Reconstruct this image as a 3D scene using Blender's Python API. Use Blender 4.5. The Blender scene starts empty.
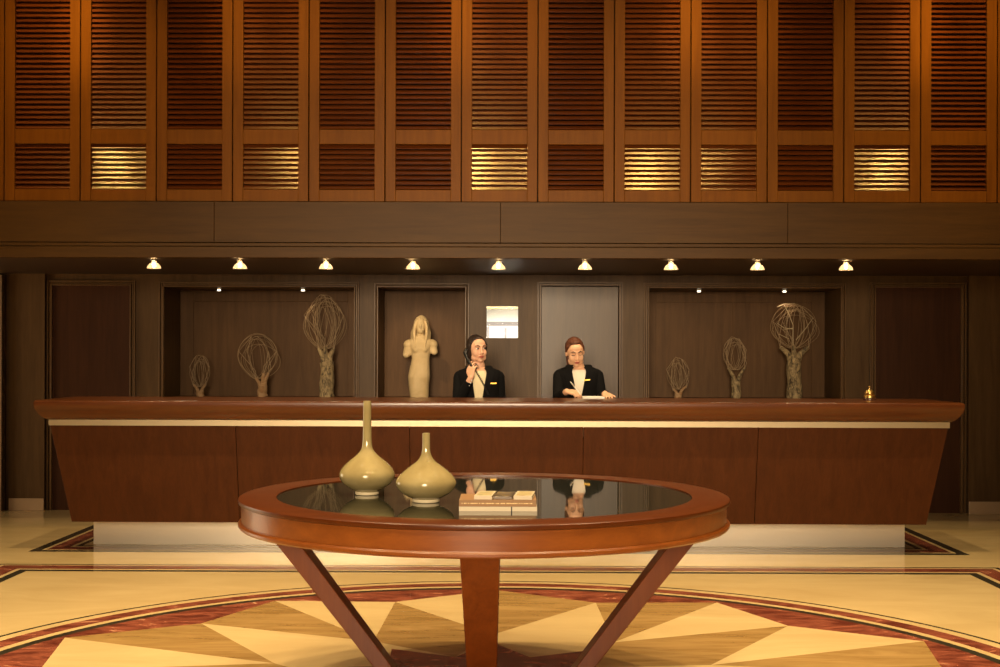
import bpy, bmesh, math, random
from mathutils import Vector, Matrix
random.seed(7)
PI = math.pi
S = bpy.context.scene
COL = S.collection

# ------------------------------------------------------------------ camera
CAM_X, CAM_Z = 0.07, 1.45
F = 1300.0                                   # focal length in pixels of a 1000 px wide frame
YAW, ROLL = math.radians(0.3526), 0.0028
cam_d = bpy.data.cameras.new('camera'); cam = bpy.data.objects.new('camera', cam_d); COL.objects.link(cam)
cam_d.sensor_width = 36.0; cam_d.lens = 36.0*F/1000; cam_d.shift_y = 0.0235
cam_d.clip_end = 200
MC = Matrix.Translation((CAM_X, 0, CAM_Z)) @ Matrix.Rotation(YAW, 4, 'Z') @ Matrix.Rotation(PI/2, 4, 'X') @ Matrix.Rotation(ROLL, 4, 'Z')
cam.matrix_world = MC
S.camera = cam

# ------------------------------------------------------------------ exposure, world
S.view_settings.view_transform = 'Standard'; S.view_settings.look = 'None'
S.view_settings.gamma = 1.0; S.view_settings.use_curve_mapping = False
S.view_settings.exposure = 0.0
w = bpy.data.worlds.new('lobby_world'); S.world = w; w.use_nodes = True
bg = w.node_tree.nodes['Background']; bg.inputs[0].default_value = (1.0, 0.72, 0.42, 1); bg.inputs[1].default_value = 0.03

# ------------------------------------------------------------------ large lights of the lobby
def area(name, loc, target, sx, sy, energy, color):
    d = bpy.data.lights.new(name, 'AREA'); d.shape = 'RECTANGLE'; d.size = sx; d.size_y = sy; d.energy = energy; d.color = color
    o = bpy.data.objects.new(name, d); COL.objects.link(o); o.location = loc
    o.rotation_euler = (Vector(target)-Vector(loc)).to_track_quat('-Z', 'Y').to_euler(); return o
def spot(name, loc, target, energy, color, angle=60, blend=0.6, radius=0.03):
    d = bpy.data.lights.new(name, 'SPOT'); d.energy = energy; d.color = color; d.spot_size = math.radians(angle); d.spot_blend = blend
    d.shadow_soft_size = radius
    o = bpy.data.objects.new(name, d); COL.objects.link(o); o.location = loc
    o.rotation_euler = (Vector(target)-Vector(loc)).to_track_quat('-Z', 'Y').to_euler(); return o
WARM = (1.0, 0.62, 0.28); WARM2 = (1.0, 0.72, 0.42); DAY = (1.0, 0.9, 0.76)
LOBBY = (1.0, 0.74, 0.40)
for gy in (2.0, 3.8, 5.6, 7.4):
    for gx in (-3.6, -1.8, 0.0, 1.8, 3.6):
        spot('lobby_ceiling_spot', (gx, gy, 6.1), (gx*1.12, gy if gy > 3 else gy+2.2, 0), 680 if gy > 7 else 430 if gy < 3 else 165 if gx == 0 else 280 if abs(gx) < 2 else 400, LOBBY, 84, 0.8, 0.022)
area('side_window_light', (-7.6, 10.0, 1.2), (0, 8.2, 0.6), 3.0, 2.2, 90, (1.0, 0.76, 0.48))
area('entrance_window_light', (-0.6, -5.5, 2.9), (0.2, 12, 1.6), 3.2, 2.2, 76, (1.0, 0.79, 0.53)).data.spread = math.radians(30)

# ------------------------------------------------------------------ helpers
def at(px, py, Y=None, Z=None):
    """point of the place seen at a photo pixel, on the plane y=Y or z=Z"""
    d = Vector(((px-500)/F, -(py-333.5-23.5)/F, -1.0))
    d = MC.to_3x3() @ d
    o = Vector((CAM_X, 0, CAM_Z))
    t = (Y-o.y)/d.y if Y is not None else (Z-o.z)/d.z
    return o + d*t
def X_at(px, Y, py=357): return at(px, py, Y=Y).x
def Z_at(py, Y, px=500): return at(px, py, Y=Y).z

class MB:
    def __init__(s): s.bm = bmesh.new(); s.mi = 0
    def face(s, vs, smooth=False):
        try: f = s.bm.faces.new(vs)
        except ValueError: return None
        f.material_index = s.mi; f.smooth = smooth; return f
    def box(s, x0, x1, y0, y1, z0, z1, M=None):
        c = [Vector(p) for p in ((x0,y0,z0),(x1,y0,z0),(x1,y1,z0),(x0,y1,z0),(x0,y0,z1),(x1,y0,z1),(x1,y1,z1),(x0,y1,z1))]
        if M: c = [M @ p for p in c]
        v = [s.bm.verts.new(p) for p in c]
        for q in ((0,3,2,1),(4,5,6,7),(0,1,5,4),(1,2,6,5),(2,3,7,6),(3,0,4,7)): s.face([v[i] for i in q])
    def loft(s, rings, closed=True, caps=True, smooth=True):
        R = [[s.bm.verts.new(p) for p in r] for r in rings]
        n = len(R[0])
        for a, b in zip(R, R[1:]):
            for i in range(n if closed else n-1):
                j = (i+1) % n
                s.face([a[i], a[j], b[j], b[i]], smooth)
        if caps and closed:
            s.face(list(reversed(R[0]))); s.face(R[-1])
    def lathe(s, prof, c=(0,0,0), seg=32, smooth=True, M=None):
        rings = []
        for r, z in prof:
            ring = []
            for i in range(seg):
                a = 2*PI*i/seg
                p = Vector((c[0]+r*math.cos(a), c[1]+r*math.sin(a), c[2]+z))
                ring.append(M @ p if M else p)
            rings.append(ring)
        s.loft(rings, True, True, smooth)
    def tube(s, pts, radii, seg=8, smooth=True, caps=True):
        pts = [Vector(p) for p in pts]
        if not hasattr(radii, '__len__'): radii = [radii]*len(pts)
        rings = []; up = None
        for i, p in enumerate(pts):
            t = (pts[min(i+1, len(pts)-1)] - pts[max(i-1, 0)]).normalized()
            if up is None: up = Vector((0,0,1)) if abs(t.z) < 0.9 else Vector((0,1,0))
            sd = t.cross(up).normalized(); up = sd.cross(t).normalized()
            rings.append([p + (sd*math.cos(2*PI*k/seg) + up*math.sin(2*PI*k/seg))*radii[i] for k in range(seg)])
        s.loft(rings, True, caps, smooth)
    def ell(s, c, r, M=None, seg=20, rings=12):
        pr = []
        rr = []
        for i in range(rings+1):
            a = -PI/2 + PI*i/rings
            ring = []
            for k in range(seg):
                b = 2*PI*k/seg
                p = Vector((c[0]+r[0]*max(math.cos(a),0.02)*math.cos(b), c[1]+r[1]*max(math.cos(a),0.02)*math.sin(b), c[2]+r[2]*math.sin(a)))
                ring.append(M @ p if M else p)
            rr.append(ring)
        s.loft(rr, True, True, True)
    def cap(s, p0, p1, r0, r1, seg=12):
        p0, p1 = Vector(p0), Vector(p1); d = (p1-p0); L = d.length or 1e-6; t = d/L
        pts = []; rad = []
        for k in range(4):
            a = PI/2*(1-k/4); pts.append(p0 - t*r0*math.sin(a)*0.98); rad.append(max(r0*math.cos(a), r0*0.12))
        pts.append(p0); rad.append(r0); pts.append(p1); rad.append(r1)
        for k in range(1, 5):
            a = PI/2*k/4; pts.append(p1 + t*r1*math.sin(a)*0.98); rad.append(max(r1*math.cos(a), r1*0.12))
        s.tube(pts, rad, seg)
    def build(s, name, mats, parent=None, bevel=0, remesh=0, smooth_it=0, subsurf=0, loc=None):
        bmesh.ops.recalc_face_normals(s.bm, faces=s.bm.faces)
        me = bpy.data.meshes.new(name); s.bm.to_mesh(me); s.bm.free(); me.set_sharp_from_angle(angle=math.radians(38))
        o = bpy.data.objects.new(name, me); COL.objects.link(o)
        if not isinstance(mats, (list, tuple)): mats = [mats]
        for m in mats: me.materials.append(m)
        if parent is not None: o.parent = parent; o.matrix_parent_inverse = Matrix.Translation(parent.location).inverted() if parent.type == 'EMPTY' else Matrix()
        if remesh:
            md = o.modifiers.new('remesh', 'REMESH'); md.mode = 'VOXEL'; md.voxel_size = remesh; md.use_smooth_shade = True
        if smooth_it:
            md = o.modifiers.new('smooth', 'SMOOTH'); md.factor = 0.5; md.iterations = smooth_it
        if bevel:
            md = o.modifiers.new('bevel', 'BEVEL'); md.width = bevel; md.segments = 2; md.limit_method = 'ANGLE'; md.angle_limit = math.radians(40)
        return o

def tag(o, label=None, cat=None, group=None, kind=None):
    if label: o['label'] = label
    if cat: o['category'] = cat
    if group: o['group'] = group
    if kind: o['kind'] = kind
    return o
def empty(name, loc, label, cat, group=None):
    o = bpy.data.objects.new(name, None); COL.objects.link(o); o.location = loc; o.empty_display_size = 0.1
    bpy.context.view_layer.update()
    return tag(o, label, cat, group)
def struct(o, label=None): o['kind'] = 'structure'; return tag(o, label)
def copy_tree(o, offset, label, parent=None):
    c = o.copy(); COL.objects.link(c)
    if parent is None:
        c.location = o.location + Vector(offset); c['label'] = label
    else: c.parent = parent; c.matrix_parent_inverse = o.matrix_parent_inverse.copy()
    for ch in list(o.children): copy_tree(ch, offset, None, c)
    return c

# ------------------------------------------------------------------ materials
def mat(name):
    m = bpy.data.materials.new(name); m.use_nodes = True
    return m, m.node_tree, m.node_tree.nodes['Principled BSDF']
def plain(name, col, rough=0.5, metal=0, spec=0.5, coat=0, trans=0, emit=None, es=0):
    m, t, b = mat(name)
    b.inputs['Base Color'].default_value = (*col, 1); b.inputs['Roughness'].default_value = rough; b.inputs['Metallic'].default_value = metal
    b.inputs['Specular IOR Level'].default_value = spec; b.inputs['Coat Weight'].default_value = coat; b.inputs['Coat Roughness'].default_value = 0.08
    b.inputs['Transmission Weight'].default_value = trans
    if emit: b.inputs['Emission Color'].default_value = (*emit, 1); b.inputs['Emission Strength'].default_value = es
    n = t.nodes.new('ShaderNodeTexNoise'); n.inputs['Scale'].default_value = 35; n.inputs['Detail'].default_value = 4
    tc = t.nodes.new('ShaderNodeTexCoord'); t.links.new(tc.outputs['Object'], n.inputs['Vector'])
    r = t.nodes.new('ShaderNodeMapRange'); r.inputs['To Min'].default_value = max(rough-0.04, 0.0); r.inputs['To Max'].default_value = min(rough+0.04, 1)
    t.links.new(n.outputs['Fac'], r.inputs['Value']); t.links.new(r.outputs['Result'], b.inputs['Roughness'])
    return m
def wood(name, dark, light, axis='X', rough=0.4, coat=0.0, scale=1.0, coat_rough=0.15, spec=0.5):
    m, t, b = mat(name); N = t.nodes; L = t.links
    tc = N.new('ShaderNodeTexCoord'); mp = N.new('ShaderNodeMapping')
    st = {'X': (0.6, 9, 9), 'Y': (9, 0.6, 9), 'Z': (9, 9, 0.6)}[axis]
    mp.inputs['Scale'].default_value = tuple(v*scale for v in st)
    L.new(tc.outputs['Object'], mp.inputs['Vector'])
    n1 = N.new('ShaderNodeTexNoise'); n1.inputs['Scale'].default_value = 2.2; n1.inputs['Detail'].default_value = 6; n1.inputs['Roughness'].default_value = 0.6; n1.inputs['Distortion'].default_value = 0.6
    n2 = N.new('ShaderNodeTexNoise'); n2.inputs['Scale'].default_value = 14; n2.inputs['Detail'].default_value = 3
    L.new(mp.outputs['Vector'], n1.inputs['Vector']); L.new(mp.outputs['Vector'], n2.inputs['Vector'])
    mx = N.new('ShaderNodeMath'); mx.operation = 'MULTIPLY_ADD'; mx.inputs[1].default_value = 0.35
    L.new(n2.outputs['Fac'], mx.inputs[0]); L.new(n1.outputs['Fac'], mx.inputs[2])
    cr = N.new('ShaderNodeValToRGB'); cr.color_ramp.elements[0].position = 0.42; cr.color_ramp.elements[1].position = 0.95
    cr.color_ramp.elements[0].color = (*dark, 1); cr.color_ramp.elements[1].color = (*light, 1)
    L.new(mx.outputs['Value'], cr.inputs['Fac']); L.new(cr.outputs['Color'], b.inputs['Base Color'])
    b.inputs['Roughness'].default_value = rough; b.inputs['Coat Weight'].default_value = coat; b.inputs['Coat Roughness'].default_value = coat_rough
    b.inputs['Specular IOR Level'].default_value = spec
    bp = N.new('ShaderNodeBump'); bp.inputs['Strength'].default_value = 0.04; bp.inputs['Distance'].default_value = 0.002
    L.new(mx.outputs['Value'], bp.inputs['Height']); L.new(bp.outputs['Normal'], b.inputs['Normal'])
    return m
def marble(name, c0, c1, scale=1.5, stretch=(1,1,1), rot=0.0, rough=0.1, vein=None, p0=0.35, p1=0.75, spec=0.5, dist=1.2):
    m, t, b = mat(name); N = t.nodes; L = t.links
    tc = N.new('ShaderNodeTexCoord'); mp = N.new('ShaderNodeMapping'); mp.inputs['Scale'].default_value = stretch; mp.inputs['Rotation'].default_value = (0, 0, rot)
    L.new(tc.outputs['Object'], mp.inputs['Vector'])
    n1 = N.new('ShaderNodeTexNoise'); n1.inputs['Scale'].default_value = scale; n1.inputs['Detail'].default_value = 8; n1.inputs['Roughness'].default_value = 0.62; n1.inputs['Distortion'].default_value = dist
    L.new(mp.outputs['Vector'], n1.inputs['Vector'])
    cr = N.new('ShaderNodeValToRGB'); e = cr.color_ramp.elements
    e[0].position = p0; e[1].position = p1; e[0].color = (*c0, 1); e[1].color = (*c1, 1)
    if vein:
        x = e.new(0.5*(p0+p1)+0.12); x.color = (*c1, 1); y = e.new(min(p1+0.08, 1)); y.color = (*vein, 1)
    L.new(n1.outputs['Fac'], cr.inputs['Fac']); L.new(cr.outputs['Color'], b.inputs['Base Color'])
    b.inputs['Roughness'].default_value = rough; b.inputs['Specular IOR Level'].default_value = spec
    return m

W_WALL = wood('dark_walnut_wall', (0.070, 0.035, 0.011), (0.118, 0.064, 0.023), 'Z', 0.45, 0.0, spec=0.18)
W_NICHE = wood('walnut_niche_board', (0.078, 0.037, 0.013), (0.125, 0.063, 0.024), 'Z', 0.5, spec=0.12)
W_DOOR = wood('polished_walnut_door', (0.072, 0.038, 0.016), (0.112, 0.062, 0.027), 'Z', 0.36, 0.0, spec=0.3)
W_PANEL = wood('dark_mahogany_panel', (0.040, 0.014, 0.005), (0.065, 0.024, 0.009), 'Z', 0.45, spec=0.12)
W_FASCIA = wood('walnut_fascia', (0.052, 0.024, 0.005), (0.084, 0.040, 0.0085), 'X', 0.5, spec=0.15)
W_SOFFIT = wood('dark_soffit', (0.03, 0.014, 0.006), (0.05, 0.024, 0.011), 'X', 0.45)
W_SHUT = wood('mahogany_shutter_frame', (0.125, 0.042, 0.003), (0.185, 0.066, 0.005), 'Z', 0.45, spec=0.08)
W_SLAT = wood('mahogany_slat', (0.074, 0.0165, 0.0027), (0.125, 0.031, 0.0045), 'X', 0.21)
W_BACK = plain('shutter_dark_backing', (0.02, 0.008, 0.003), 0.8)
W_CTOP = wood('mahogany_countertop', (0.062, 0.016, 0.0035), (0.115, 0.032, 0.005), 'X', 0.28, 0.12, spec=0.3)
W_CFRONT = wood('mahogany_counter_front', (0.046, 0.0125, 0.0026), (0.078, 0.0225, 0.0052), 'Z', 0.45, 0.0, spec=0.14)
W_TABLE = wood('cherry_table', (0.145, 0.034, 0.004), (0.225, 0.062, 0.008), 'X', 0.30, 0.2)
W_RING = wood('cherry_ring_dimmed', (0.052, 0.0105, 0.0010), (0.085, 0.0185, 0.0022), 'X', 0.30, 0.0, spec=0.3)  # same cherry as the apron, darkened: weaker overhead light put into the ring colour
W_LEG = wood('cherry_table_leg', (0.110, 0.023, 0.003), (0.175, 0.042, 0.006), 'Z', 0.36, 0.0, spec=0.3)
M_CREAM = marble('cream_marble', (0.52, 0.375, 0.172), (0.64, 0.48, 0.235), 0.9, (1, 2.6, 1), 0.6, 0.10)
M_TAN = marble('tan_marble', (0.23, 0.132, 0.038), (0.39, 0.245, 0.090), 1.6, (1, 5, 1), 0.5, 0.10, p0=0.3, p1=0.68)
M_RED = marble('red_marble', (0.10, 0.022, 0.014), (0.30, 0.085, 0.048), 3.2, (1, 2.2, 1), 0.2, 0.10, vein=(0.55, 0.34, 0.19), p0=0.38, p1=0.62, dist=2.0)
M_DARK = marble('black_green_marble', (0.020, 0.018, 0.012), (0.045, 0.040, 0.026), 5, (1,1,1), 0, 0.10)
M_BASE = marble('beige_marble_baseboard', (0.42, 0.28, 0.16), (0.52, 0.36, 0.22), 2.0, (1,1,1), 0, 0.2)
BRUSH = plain('brushed_steel', (0.88, 0.76, 0.60), 0.40, 0.55)
STRIP = plain('satin_metal_strip', (0.42, 0.34, 0.22), 0.5, 1.0)
BRASS = plain('polished_brass', (0.90, 0.60, 0.18), 0.34, 1.0)
CHROME = plain('chrome', (0.8, 0.78, 0.74), 0.12, 1.0)
GLASS_T = plain('black_glass', (0.012, 0.012, 0.008), 0.015, 0, 0.75)
CLEAR = plain('clear_glass', (1, 0.97, 0.92), 0.05, 0, 0.5, 0, 1.0)

# ------------------------------------------------------------------ floor with marble inlay
def make_floor():
    b = MB(); CR, TA, RE, DK = 0, 1, 2, 3
    def poly(pts, mi, lay):
        b.mi = mi; b.face([b.bm.verts.new((x, y, 0.0004*lay)) for x, y in pts])
    def pol(r, deg, c=(0.0, 5.655)):
        a = math.radians(deg); return (c[0]+r*math.sin(a), c[1]+r*math.cos(a))
    def disc(r, mi, lay, n=160): poly([pol(r, -360*i/n) for i in range(n)], mi, lay)
    b.mi = CR; b.box(-8, 8, -9, 12.6, -0.15, 0)
    for r, mi, lay in ((2.765, DK, 1), (2.738, CR, 2), (2.672, RE, 3), (2.560, CR, 4), (2.512, DK, 5), (2.455, RE, 6)): disc(r, mi, lay)
    NR = 11; st = 360/NR
    for k in range(NR):
        a0, sh, a1 = k*st, (k+0.5)*st, (k+1)*st
        tan_short = (k % 2 == 1) if k < 6 else (k % 2 == 0)
        fl, shc = (CR, TA) if tan_short else (TA, CR)
        Lt, Rt, St = pol(2.42, a0), pol(2.42, a1), pol(2.10, sh)
        A0, A1, V = pol(1.13, a0), pol(1.13, a1), pol(0.64, sh)
        I0, I1 = pol(0.93, a0), pol(0.93, a1)
        poly([Lt, St, A0], fl, 7); poly([St, Rt, A1], fl, 7)
        poly([St, A1, V, A0], shc, 7)
        poly([A0, V, I0], CR, 7); poly([V, A1, I1], CR, 7)
        poly([I0, V, I1, (0.0, 5.655)], RE, 7)
    def frame(x0, x1, y0, y1, lay):
        for off, mi in ((0.0, DK), (0.075, CR), (0.105, RE), (0.235, CR), (0.265, DK)):
            b.mi = mi
            poly([(x0+off, y0+off), (x1-off, y0+off), (x1-off, y1-off), (x0+off, y1-off)], mi, lay); lay += 1
        off = 0.31
        poly([(x0+off, y0+off), (x1-off, y0+off), (x1-off, y1-off), (x0+off, y1-off)], CR, lay)
    frame(-3.48, 3.48, 9.60, 11.4, 1)
    # big field: ring drawn as four mitred strips so that the medallion stays on the slab
    X0, X1, Y0, Y1 = -3.47, 3.47, 1.2, 9.03
    for o0, o1, mi in ((0.0, 0.03, DK), (0.06, 0.20, RE), (0.235, 0.30, DK)):
        q = lambda o: [(X0+o, Y0+o), (X1-o, Y0+o), (X1-o, Y1-o), (X0+o, Y1-o)]
        A, B = q(o0), q(o1)
        for i in range(4):
            j = (i+1) % 4; poly([A[i], A[j], B[j], B[i]], mi, 1)
    o = b.build('floor', [M_CREAM, M_TAN, M_RED, M_DARK])
    for p in o.data.polygons: p.flip() if p.normal.z < -0.5 and p.center.z > -0.1 else None
    struct(o, 'polished cream marble floor with red and black inlay and a star medallion')
make_floor()

# ------------------------------------------------------------------ back wall with niches
YW, YN = 12.2, 12.8           # wall face, niche back
ZC = 2.22                     # soffit height
xs = lambda p: X_at(p, YW, 340)
NL0, NL1 = xs(164.5), xs(354)         # left niche opening
NS0, NS1 = xs(378.5), xs(465)         # statue niche
WI0, WI1 = xs(486.5), xs(518)         # small window
DR0, DR1 = xs(541), xs(619)           # polished door
NR0, NR1 = xs(649), xs(840)           # right niche
ZT, ZS = 2.10, 1.06
WZ0, WZ1 = Z_at(338, YW), Z_at(306, YW)
def make_wall():
    b = MB()
    b.box(-8, NL0, YW, YN+0.05, 0, ZC+0.4); b.box(NL1, NS0, YW, YN+0.05, 0, ZC+0.4)
    b.box(NS1, WI0, YW, YW+0.15, 0, ZC+0.4); b.box(WI1, DR0, YW, YW+0.15, 0, ZC+0.4)
    b.box(WI0, WI1, YW, YW+0.15, 0, WZ0); b.box(WI0, WI1, YW, YW+0.15, WZ1, ZC+0.4)
    b.box(DR1, NR0, YW, YN+0.05, 0, ZC+0.4); b.box(NR1, 8, YW, YN+0.05, 0, ZC+0.4)
    b.box(DR0, DR1, YW+0.10, YW+0.2, 0, ZC+0.4); b.box(DR0, DR1, YW, YW+0.1, ZT+0.02, ZC+0.4)
    for a0, a1 in ((NL0, NL1), (NS0, NS1), (NR0, NR1)):
        b.box(a0, a1, YW, YN+0.05, 0, ZS); b.box(a0, a1, YW, YN+0.05, ZT, ZC+0.4)
        b.mi = 1; b.box(a0, a1, YN, YN+0.06, ZS, ZT); b.mi = 0
    b.box(NS1, NS1+0.06, YW+0.15, YN+0.05, 0, ZC)
    struct(b.build('wall_back', [W_WALL, W_NICHE]), 'dark walnut panelled wall behind the reception desk with recessed niches')
make_wall()
W_TRIM = wood('walnut_moulding', (0.10, 0.052, 0.020), (0.16, 0.088, 0.036), 'Z', 0.36, 0.0, spec=0.22)
def frame_trim(name, x0, x1, z0, z1, m, wdt=0.05, y=YW, dep=0.034):
    """moulding around an opening: outer bead, flat, inner bead"""
    b = MB()
    for o0, o1, d in ((0, 0.014, dep*0.75), (0.018, wdt-0.016, dep*0.45), (wdt-0.013, wdt, dep)):
        A = (x0-wdt+o0, x1+wdt-o0, z1+wdt-o0); B = (x0-wdt+o1, x1+wdt-o1, z1+wdt-o1)
        b.box(A[0], B[0], y-d, y, z0, A[2]); b.box(B[1], A[1], y-d, y, z0, A[2]); b.box(B[0], B[1], y-d, y, B[2], A[2])
    return struct(b.build(name, W_TRIM, bevel=0.004))
frame_trim('trim_1', NL0, NL1, ZS, ZT, W_WALL); frame_trim('trim_2', NS0, NS1, ZS, ZT, W_WALL, 0.04)
frame_trim('trim_3', NR0, NR1, ZS, ZT, W_WALL)
PL0, PL1, PR0, PR1 = xs(53), xs(130.5), xs(875), xs(960)
for i, (a0, a1) in enumerate(((PL0, PL1), (PR0, PR1))):
    frame_trim('trim_%d' % (4+i), a0, a1, 0, ZT+0.01, W_WALL)
    b = MB(); b.box(a0, a1, YW-0.006, YW, 0.0, ZT+0.01); struct(b.build('trim_%d' % (6+i), W_PANEL))
# thin frames and seams on the niche backs
for i, (a0, a1, seams) in enumerate(((NL0, NL1, ()), (NR0, NR1, (X_at(733, YN, 330),)))):
    b = MB(); y0 = YN-0.012
    for (u0, u1, v0, v1) in ((a0, a0+0.13, ZS, ZT), (a1-0.13, a1, ZS, ZT), (a0+0.13, a1-0.13, ZT-0.11, ZT)): b.box(u0, u1, y0, YN, v0, v1)
    for s_ in seams: b.box(s_-0.006, s_+0.006, YN-0.004, YN, ZS, ZT-0.11)
    struct(b.build('trim_%d' % (8+i), W_NICHE, bevel=0.003))
# door
b = MB(); b.box(DR0+0.004, DR1-0.004, YW+0.045, YW+0.09, 0.01, ZT+0.015); d1 = b.build('door_1', W_DOOR, bevel=0.003)
struct(d1)
d1['label'] = 'polished dark walnut flush door in the panelled wall'
frame_trim('trim_10', DR0, DR1, 0, ZT+0.02, W_WALL, 0.035)
# small window into a bright back office
def make_window():
    fr = MB(); t = 0.012
    fr.box(WI0-t, WI0, YW-0.012, YW+0.03, WZ0-t, WZ1+t); fr.box(WI1, WI1+t, YW-0.012, YW+0.03, WZ0-t, WZ1+t)
    fr.box(WI0, WI1, YW-0.012, YW+0.03, WZ1, WZ1+t); fr.box(WI0, WI1, YW-0.012, YW+0.03, WZ0-t, WZ0)
    o = struct(fr.build('window_1', W_WALL), 'small square window showing a bright white room behind the wall')
    g = MB(); g.box(WI0, WI1, YW+0.008, YW+0.012, WZ0, WZ1)
    pane = plain('window_pane_glass', (1, 1, 1), 0.0, 0, 0.3, 0, 1.0); pane.node_tree.nodes['Principled BSDF'].inputs['IOR'].default_value = 1.05
    g.build('pane', pane, o)
    # the back office: white walls, cream ceiling beam, a post
    OW = plain('office_white_paint', (0.85, 0.84, 0.80), 0.6); OC = plain('office_cream_ceiling', (0.80, 0.62, 0.30), 0.7); OG = plain('office_grey_post', (0.30, 0.27, 0.27), 0.6)
    r = MB(); x0, x1 = NS1+0.07, DR1-0.02; y0, y1 = YW+0.22, YW+2.6
    r.box(x0-0.05, x0, y0, y1, 0.0, 2.2); r.box(x1, x1+0.05, y0, y1, 0.0, 2.2); r.box(x0-0.05, x1+0.05, y1, y1+0.05, 0.0, 2.2)
    r.box(x0-0.05, x1+0.05, y0, y1, -0.1, 0.0)
    r.mi = 1; r.box(x0-0.05, x1+0.05, y0, y1, 2.2, 2.25); r.box(x0, x1, y1-0.5, y1-0.3, 1.985, 2.2)
    r.mi = 2; r.box(x0, x1, y1-0.02, y1, 1.805, 1.85)
    px = X_at(505.5, y1-0.4, 335); r.box(px-0.012, px+0.012, y1-0.42, y1-0.38, 0.0, 1.775)
    px = X_at(489, y1-0.4, 335); r.box(px-0.05, px+0.0, y1-0.42, y1-0.38, 0.0, 1.79)
    struct(r.build('wall_office', [OW, OC, OG]), 'white walls of the bright back office seen through the small window')
    area('office_ceiling_lamp', (0.5*(x0+x1), y0+0.9, 2.18), (0.5*(x0+x1), y0+1.3, 0), 0.8, 0.8, 95, (1, 0.96, 0.88))
make_window()
# side piers with marble baseboards, metal edged door at far left
b = MB(); b.box(-4.60, xs(46.5), YW-0.05, YW, 0, ZC); struct(b.build('trim_11', W_WALL))
b = MB(); b.box(xs(967), 8, YW-0.05, YW, 0, ZC); struct(b.build('trim_12', W_WALL))
b = MB(); b.box(-4.60, xs(46.5), YW-0.065, YW-0.05, 0, 0.115); struct(b.build('baseboard_left', M_BASE, bevel=0.003))
b = MB(); b.box(xs(967), 8, YW-0.065, YW-0.05, 0, 0.115); struct(b.build('baseboard_right', M_BASE, bevel=0.003))
b = MB(); b.box(-4.68, -4.64, YW-0.14, YW-0.05, 0, 2.20); b.box(-5.9, -4.68, YW-0.14, YW-0.05, 2.16, 2.20)
b.mi = 1; b.box(-5.9, -4.68, YW-0.08, YW-0.05, 0, 2.16); struct(b.build('door_2', [plain('dull_brass_frame', (0.36, 0.25, 0.15), 0.35, 0.8), W_PANEL]))
# room shell beyond the frame
LOB = plain('lobby_plaster', (0.16, 0.09, 0.045), 0.7)
b = MB(); b.box(-8.1, -8, -9, 12.9, 0, 6.2); struct(b.build('wall_left', LOB))
b = MB(); b.box(8, 8.1, -9, 12.9, 0, 6.2); struct(b.build('wall_right', LOB))
b = MB(); b.box(-8.1, 8.1, -9, 12.9, 6.2, 6.3); struct(b.build('ceiling', LOB))

# ------------------------------------------------------------------ bulkhead: soffit, fascia, shutters
YB = 10.1
Z_RAIL, Z_SH = Z_at(243.7, YB), Z_at(201.8, YB)
def make_bulkhead():
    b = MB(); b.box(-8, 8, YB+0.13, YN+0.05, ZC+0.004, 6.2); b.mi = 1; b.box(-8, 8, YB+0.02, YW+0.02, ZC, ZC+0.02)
    struct(b.build('wall_bulkhead', [W_BACK, W_SOFFIT]))
    b = MB(); edges = [-8, X_at(214.5, YB, 220), X_at(500.5, YB, 220), X_at(787.5, YB, 220), 8]
    for a0, a1 in zip(edges, edges[1:]): b.box(a0+0.0015, a1-0.0015, YB-0.012, YB+0.10, Z_RAIL+0.006, Z_SH-0.004)
    struct(b.build('trim_13', W_FASCIA, bevel=0.002))
    b = MB(); b.box(-8, 8, YB-0.03, YB+0.10, ZC-0.004, Z_RAIL-0.03); b.box(-8, 8, YB-0.022, YB+0.10, Z_RAIL-0.026, Z_RAIL)
    struct(b.build('trim_14', W_FASCIA, bevel=0.003))
make_bulkhead()
PIT = 0.5936; N_SH = 13; ZTOP = 5.10
tilts = [33, 30, 38, 29, 35, 38, 29.5, 38, 31, 29.5, 37, 30, 37]
low_tilts = [33, 27, 38, 27, 36, 38, 27, 38, 28, 27, 38, 27, 38]
words = ['first', 'second', 'third', 'fourth', 'fifth', 'sixth', 'middle', 'sixth', 'fifth', 'fourth', 'third', 'second', 'last']
def make_shutter(i):
    xc = (i-6)*PIT; x0, x1 = xc-PIT/2+0.004, xc+PIT/2-0.004
    if i < 6: lab = 'tall louvred mahogany shutter above the fascia, %s from the left end' % words[i]
    elif i == 6: lab = 'tall louvred mahogany shutter in the middle of the row, above the small bright window'
    elif i < 12: lab = 'tall louvred mahogany shutter above the fascia, %s from the right end' % words[i]
    else: lab = 'tall louvred mahogany shutter at the right end of the row above the fascia'
    e = empty('louvered_shutter', (xc, YB, Z_SH), lab, 'shutter', 'louvred shutters above the desk')
    z = [Z_SH, Z_at(190, YB), Z_at(144.3, YB), Z_at(129.8, YB), 5.0, ZTOP]
    sw = 0.078
    b = MB()
    b.box(x0, x0+sw, YB, YB+0.045, z[0], z[5]); b.box(x1-sw, x1, YB, YB+0.045, z[0], z[5])
    for a, c in ((0, 1), (2, 3), (4, 5)): b.box(x0+sw, x1-sw, YB+0.002, YB+0.043, z[a], z[c])
    b.build('frame', W_SHUT, e, bevel=0.003)
    for nm, zl, zh, tl in (('lower_louvers', z[1], z[2], low_tilts[i]), ('upper_louvers', z[3], z[4], tilts[i])):
        n = round((zh-zl)/0.0394); p = (zh-zl)/n; b = MB(); t = math.radians(tl)
        for k in range(n):
            zc = zl + (k+0.5)*p
            M = Matrix.Translation((0, YB+0.026, zc)) @ Matrix.Rotation(-t, 4, 'X')
            b.box(x0+sw-0.003, x1-sw+0.003, -0.0035, 0.0035, -0.0180, 0.0180, M)
        b.build(nm, W_SLAT, e)
for i in range(N_SH): make_shutter(i)
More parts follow.
